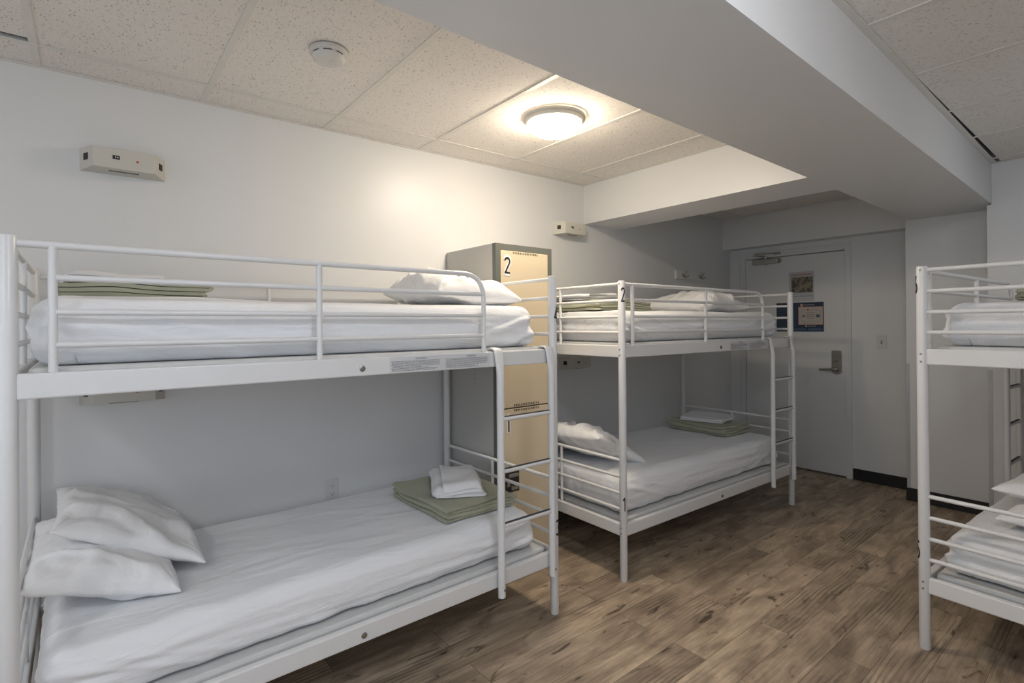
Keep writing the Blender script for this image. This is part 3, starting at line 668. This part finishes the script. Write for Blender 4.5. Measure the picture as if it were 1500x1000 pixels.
def folded(L, W, layers, th, m, seed, name, wave=.004, jitter=.012, droop=0, rnd=1.0, skew=0):
    """cloth folded back and forth: profile across W, extruded along L"""
    bm = bmesh.new(); rnds = random.Random(seed)
    prof = []; step = th * 2.05; z = th
    cur = []
    for k in range(layers):
        a = -W / 2 + rnds.uniform(0, jitter); b_ = W / 2 - rnds.uniform(0, jitter)
        zz = th * .9 + k * step
        n = 14
        pts = [(a + (b_ - a) * i / n, zz) for i in range(n + 1)]
        if k % 2: pts = pts[::-1]
        if cur:
            (x0, z0_), (x1, z1_) = cur[-1], pts[0]; s = 1 if x0 > 0 else -1; rad = (z1_ - z0_) / 2
            for q in range(1, 7): an = PI * q / 7; cur.append((x0 + (x1 - x0) * q / 7 + s * rad * math.sin(an) * rnd, z0_ + rad * (1 - math.cos(an))))
        cur += pts
    # build a thick ribbon
    P2 = [Vector(p) for p in cur]; up = []; dn = []
    for i, p in enumerate(P2):
        t = (P2[min(i + 1, len(P2) - 1)] - P2[max(i - 1, 0)]).normalized(); n_ = Vector((-t.y, t.x)); up.append(p + n_ * th * .85); dn.append(p - n_ * th * .85)
    loop = up + dn[::-1]; NL = 30; rings = []
    top = layers * step
    for j in range(NL + 1):
        f = j / NL * 2 - 1; ring = []
        for idx, p in enumerate(loop):
            kk = p.y / top
            x = f * L / 2 * (1 + .02 * noise.noise(Vector((seed, kk * 5, f)))) ; 
            x += (.012 * noise.noise(Vector((kk * 9 + seed, p.x * 4, 1))) + skew * kk) * (1 if abs(f) > .0 else 1)
            y = p.x + .010 * noise.noise(Vector((x * 6, seed, kk * 3)))
            zz = p.y + (wave * noise.noise(Vector((x * 9 + seed, p.x * 8, 0))) + wave * 1.6 * noise.noise(Vector((x * 4, p.x * 3, seed)))) * (.35 + kk)
            edge = max(0, (abs(f) - .82) / .18, (abs(p.x) / (W / 2) - .82) / .18); zz -= droop * kk * min(1, edge) ** 2
            ring.append(bm.verts.new((x, y, max(zz, .001))))
        rings.append(ring)
    n = len(loop)
    for j in range(NL):
        for i in range(n): bm.faces.new((rings[j][i], rings[j][(i + 1) % n], rings[j + 1][(i + 1) % n], rings[j + 1][i]))
    h = len(up)
    for rg in (rings[0], rings[-1]):
        for i in range(h - 1): bm.faces.new((rg[i], rg[i + 1], rg[n - 2 - i], rg[n - 1 - i]))
    return obj(name, bm, m, None, smooth=50)
def blanket(loc, rz, label, L=.46, W=.36, layers=5, th=.0052, seed=1, rx=0, ry=0, **k):
    o = folded(L, W, layers, th, M_BLKT, seed, 'blanket', **k); o.location = loc; o.rotation_euler = (rx, ry, rz)
    return tag(o, label, 'blanket', None)
def towel(loc, rz, label, L=.30, W=.2, layers=4, th=.0055, seed=1, rx=0, ry=0, **k):
    o = folded(L, W, layers, th, M_TOWEL, seed, 'towel', **k); o.location = loc; o.rotation_euler = (rx, ry, rz)
    return tag(o, label, 'towel', None)

# ------------------------------------------------------------------ bunk beds
WID = .955
def bunk(A, Bp, side, label, nums, num_ang, warn=True):
    """A -> Bp is the aisle side post line; side=+1 when the depth runs to the left of A->Bp, -1 to the right"""
    A = Vector(A); Bp = Vector(Bp); L = (Bp - A).length; ang = math.atan2(Bp.y - A.y, Bp.x - A.x)
    t = empty('bunk_bed', (A.x, A.y, 0), ang, label, 'bunk bed')
    k = L / 1.93
    S = side
    def P(s, w_, z): return (s, S * w_, z)
    def T(name, segs, parent=t, r=.009, m=M_METAL, seg=14):
        bm = bmesh.new()
        for sg in segs:
            rr = r
            if isinstance(sg, tuple) and isinstance(sg[1], float) and not isinstance(sg[0], float): sg, rr = sg
            tube(bm, [P(*q) for q in sg], rr, seg)
        return obj(name, bm, m, parent, smooth=40)
    # posts
    for i, (s, w_) in enumerate(((0, 0), (L, 0), (0, WID), (L, WID))):
        bm = bmesh.new(); c = P(s, w_, 0)
        lathe(bm, [(0, 0), (.018, 0), (.0205, .004), (.0205, 1.626), (.018, 1.632), (0, 1.633)], c, 28)
        po = obj('post', bm, M_METAL, t, smooth=40)
        bm = bmesh.new()
        for z in (1.615, 1.258, 1.226, .29, .262):
            for a in (-.9, .9) if False else (0,):
                sx = -1 if s == 0 else 1
                lathe(bm, [(.0045, 0), (.0045, sx * .0215), (0, sx * .022)], (c[0], c[1] , z), 10, 'x')
        obj('end_bolts', bm, M_BOLT, po)
        if i < 2 and nums[i]:
            for ch, z in zip(nums[i], (1.555 - (.11 if warn == 'low' else 0), .42)):
                bm = bmesh.new()
                a0 = num_ang - ang
                fn = lambda a, b_, z=z, c=c, a0=a0: (Vector((c[0] + .0205 * math.cos(a0 + a / .0205), c[1] + .0205 * math.sin(a0 + a / .0205), z + b_)), Vector((math.cos(a0 + a / .0205), math.sin(a0 + a / .0205), 0)))
                glyph(bm, ch, fn, .078, wid=.12, aspect=.6); obj('numeral', bm, M_INK, po)
    # side and end rails (rectangular tube) for both bunks
    for (z0, z1, up) in ((1.213, 1.280, True), (.243, .310, False)):
        for w_ in (0, WID):
            bm = bmesh.new(); a = P(.017, w_ - .014, z0); b_ = P(L - .017, w_ + .014, z1); box(bm, a, b_, .005); sr = obj('side_rail', bm, M_METAL, t)
            if w_ == 0:
                bm = bmesh.new(); lathe(bm, [(.011, 0), (.011, -S * .0025), (.007, -S * .004), (0, -S * .004)], P(.49 * L, -.014, (z0 + z1) / 2 - .006), 18, 'y'); obj('bolt', bm, M_BOLT, sr)
                if up:
                    bm = bmesh.new()
                    x0, x1 = 1.055 * k, 1.535 * k
                    box(bm, P(x0, -.0146, z0 + .004), P(x1, -.0138, z1 - .004)); lb = obj('warning_label', bm, M_LAB, sr); lb['label'] = 'printed warning label strip'
                    bm = bmesh.new(); rd = random.Random(5)
                    rot = Matrix.Rotation(PI / 2, 4, 'X') if S > 0 else Matrix.Rotation(PI, 4, 'Z') @ Matrix.Rotation(PI / 2, 4, 'X')
                    for cx_ in (x0 + .105, x0 + .345):
                        add_text(bm, 'WARNING', .0105, Matrix.Translation(P(cx_ + .03, -.0148, z1 - .016)) @ rot)
                        for r_ in range(9):
                            zz = z1 - .0225 - r_ * .0045; q = cx_ - .095 + (0 if r_ % 3 else -.004); end = cx_ + (.115 if r_ < 5 else .02 + rd.random() * .09)
                            while q < end:
                                wd = rd.uniform(.004, .014); box(bm, P(q, -.0151, zz), P(min(q + wd, end), -.0146, zz + .0019)); q += wd + .0022
                    obj('label_print', bm, M_INKG, lb)
        for s in (0, L):
            bm = bmesh.new(); box(bm, P(s - .014, .017, z0), P(s + .014, WID - .017, z1), .005); obj('end_rail', bm, M_METAL, t)
    # end panels: four round bars and a middle upright
    for s in (0, L):
        for zs, zb in (((1.616, 1.525, 1.436, 1.35), 1.275), ((.652, .562, .472, .384), .305)):
            T('end_panel', [([(s, .015, z), (s, WID - .015, z)]) for z in zs] + [[(s, .49, zb), (s, .49, zs[0])]], r=.0088)
    # slatted base boards
    for (z0, z1) in ((1.262, 1.291), (.28, .320)):
        bm = bmesh.new(); box(bm, P(.035, .03, z0), P(L - .03, WID - .03, z1), .012); obj('bed_base', bm, M_DECK, t)
    # guard rail on the aisle side
    e = 1.512 * k; v0, v1 = .088 * k, .795 * k
    bm = bmesh.new(); tube(bm, [P(*q) for q in bend([(.015, 0, 1.614), (e, 0, 1.614), (e, 0, 1.268)], .11, 10)], .0102, 14)
    for z in (1.529, 1.438, 1.351): tube(bm, [P(v0, 0, z), P(e, 0, z)], .0088, 14)
    for s in (v0, v1): tube(bm, [P(s, 0, 1.276), P(s, 0, 1.610)], .0105, 14)
    obj('guard_rail', bm, M_METAL, t, smooth=40)
    # guard rail on the wall side
    bm = bmesh.new(); tube(bm, [P(.015, WID, 1.60), P(L - .015, WID, 1.60)], .0095, 12); tube(bm, [P(.02, WID, 1.42), P(L - .02, WID, 1.42)], .0088, 12)
    for s in (.088 * k, .88 * k, 1.6 * k): tube(bm, [P(s, WID, 1.276), P(s, WID, 1.60)], .0105, 12)
    obj('wall_guard_rail', bm, M_METAL, t, smooth=40)
    # ladder
    s0, s1 = 1.572 * k, L - .048
    lad = None
    for s in (s0, s1):
        path = bend([(s, .03, 1.262), (s, .028, 1.292), (s, -.026, 1.292), (s, -.038, 1.19), (s, -.038, .212)], .028, 5)
        n = len(path); fl = [(1.45, .35) if q.z > 1.27 else ((1.45 - .45 * min(1, (1.27 - q.z) / .1), .35 + .65 * min(1, (1.27 - q.z) / .1)) if q.y < 0 else (1.45, .35)) for q in path]
        bm = bmesh.new(); 
        pts = [P(*q) for q in path]
        tube(bm, pts, .0165, 18, True, [(f[0], f[1]) for f in fl])
        st = obj('ladder_stile', bm, M_METAL, t, smooth=50)
        bm = bmesh.new(); lathe(bm, [(.005, 0), (.005, -S * .0025), (0, -S * .003)], P(s + .004, -.0535, .245), 10, 'y'); obj('bolt', bm, M_BOLT, st)
    for z in (.984, .756, .518):
        bm = bmesh.new(); tube(bm, [P(s0, -.038, z), P(s1, -.038, z)], .0105, 14); rg = obj('ladder_rung', bm, M_METAL, t, smooth=40)
        bm = bmesh.new(); box(bm, P(s0 + .017, -.045, z + .0085), P(s1 - .016, -.031, z + .0118), .001); obj('grip_strip', bm, M_GRIP, rg)
    return t, P, L, ang, A
def world(b, s, w_, z):
    t, P, L, ang, A = b; p = P(s, w_, z); c, s_ = math.cos(ang), math.sin(ang)
    return Vector((A.x + c * p[0] - s_ * p[1], A.y + s_ * p[0] + c * p[1], z))
def put_mattress(b, lo, hi, z0, z1, label, seed):
    t, P, L, ang, A = b; Wm = WID - .10
    bm = mattress('mattress', None, L - lo - hi, Wm, z0, z1, seed)
    o = obj('mattress', bm, M_SHEET, None, smooth=0)
    c = world(b, lo, .05, 0) if P(0, 1, 0)[1] > 0 else world(b, lo, .05 + Wm, 0)
    o.location = c; o.rotation_euler = (0, 0, ang)
    return tag(o, label, 'mattress')
b1 = bunk((1.0317, -.1568), (1.0155, 1.7522), 1, 'white metal bunk bed nearest the camera on the left, beside the tan locker', (None, '43'), math.radians(12), 'low')
b2 = bunk((1.0233, 2.2632), (1.0764, 4.2064), 1, 'white metal bunk bed numbered 2 and 1 between the locker and the door', ('21', None), math.radians(-31))
a3 = math.radians(90 - 3.2)
b3 = bunk((2.226, 2.78), (2.226 + 1.93 * math.cos(a3), 2.78 + 1.93 * math.sin(a3)), -1, 'white metal bunk bed at the right edge, against the far wall', ('65', None), math.radians(206))

put_mattress(b1, .035, .06, 1.293, 1.487, 'white sheeted mattress on the top bunk of the nearest left bed', 1)
put_mattress(b1, .045, .07, .327, .502, 'white sheeted mattress on the bottom bunk of the nearest left bed', 2)
put_mattress(b2, .045, .09, 1.293, 1.475, 'white sheeted mattress on the top bunk of the farther left bed', 3)
put_mattress(b2, .045, .09, .327, .532, 'white sheeted mattress on the bottom bunk of the farther left bed', 4)
put_mattress(b3, .06, .06, 1.293, 1.475, 'white sheeted mattress on the top bunk of the right-hand bed', 5)
put_mattress(b3, .06, .06, .327, .50, 'white sheeted mattress on the bottom bunk of the right-hand bed', 6)

def at(b, s, w_, z): return world(b, s, w_, z)
D_ = math.radians
at = world
# nearest bed, bottom bunk: two pillows leaning on the head rail, blanket, towel
def pil(loc, rot, label, **k): return put_pillow(loc, tuple(D_(a_) for a_ in rot), label, **k)
pil((.47, .035, .575), (0, 17, 91), 'white pillow lying underneath another pillow on the nearest bottom bunk', L=.42, W=.68, T=.15, seed=2)
pil((.345, .115, .638), (-1.6, 27, 90), 'white pillow resting on top of another pillow on the nearest bottom bunk', L=.48, W=.66, T=.12, seed=5, crease=1.2)
blanket((.60, 1.43, .512), D_(1), 'folded sage green blanket under a towel on the nearest bottom bunk', L=.52, W=.41, layers=4, th=.0088, seed=3, jitter=.05, wave=.009, skew=.03)
towel((.63, 1.44, .586), D_(-28), 'white towel folded on the green blanket of the nearest bottom bunk', L=.36, W=.24, layers=4, th=.0085, seed=4, wave=.012, droop=.03, jitter=.05)
# nearest bed, top bunk
blanket((.52, .125, 1.494), D_(2), 'flat folded sage green blanket at the left end of the nearest top bunk', L=.44, W=.42, layers=4, th=.0075, seed=8, wave=.006, jitter=.03)
towel((.50, .075, 1.556), D_(5), 'white towel folded on the green blanket of the nearest top bunk', L=.30, W=.27, layers=3, th=.0062, seed=9, wave=.008, droop=.01)
pil((.50, 1.49, 1.545), (2, 4, 86), 'plump crumpled white pillow at the right end of the nearest top bunk', L=.47, W=.68, T=.165, seed=11, crease=1.9)
# farther bed
pil((.50, 2.50, .625), (-2, 26, 88), 'white pillow at the left end of the farther bottom bunk', L=.46, W=.68, T=.15, seed=13, crease=1.7)
blanket((.56, 3.90, .541), D_(-1), 'folded sage green blanket under a towel on the farther bottom bunk', L=.50, W=.37, layers=4, th=.0088, seed=15, jitter=.03, wave=.009)
towel((.53, 3.94, .615), D_(12), 'white towel folded on the green blanket of the farther bottom bunk', L=.33, W=.30, layers=2, th=.0075, seed=16, wave=.008)
blanket((.52, 2.61, 1.481), D_(0), 'folded sage green blanket at the left end of the farther top bunk', L=.52, W=.50, layers=4, th=.0080, seed=18, jitter=.04, wave=.007)
towel((.50, 2.50, 1.548), D_(4), 'white towel folded on the green blanket of the farther top bunk', L=.36, W=.28, layers=3, th=.0065, seed=19, wave=.006)
pil((.56, 3.70, 1.530), (1, 2, 88), 'white pillow at the right end of the farther top bunk', L=.50, W=.66, T=.165, seed=21, crease=1.5)
# right hand bed
pil(tuple(at(b3, .50, .50, .545)), (0, 0, 87), 'lower of two stacked white pillows on the right-hand bottom bunk', L=.46, W=.66, T=.12, seed=23)
pil(tuple(at(b3, .60, .47, .632)), (0, 3, 86), 'upper of two stacked white pillows on the right-hand bottom bunk', L=.46, W=.66, T=.12, seed=25)
blanket(tuple(at(b3, .30, .48, 1.481)), D_(8), 'sage green blanket on the top bunk of the right-hand bed', L=.46, W=.36, layers=5, seed=27, wave=.012, jitter=.05)

# repeats share a group
GROUPS = {'bunk bed': 'white metal bunk beds', 'mattress': 'sheeted mattresses on the bunks', 'pillow': 'white pillows on the bunks', 'blanket': 'folded sage green blankets', 'towel': 'folded white towels', 'power box': 'bedside power boxes on the left wall', 'power outlet': 'outlets on the left wall', 'ceiling lamp': 'round ceiling lamps', 'corner guard': 'metal corner guards'}
for o in COL.objects:
    if o.parent is None and o.get('category') in GROUPS: o['group'] = GROUPS[o['category']]
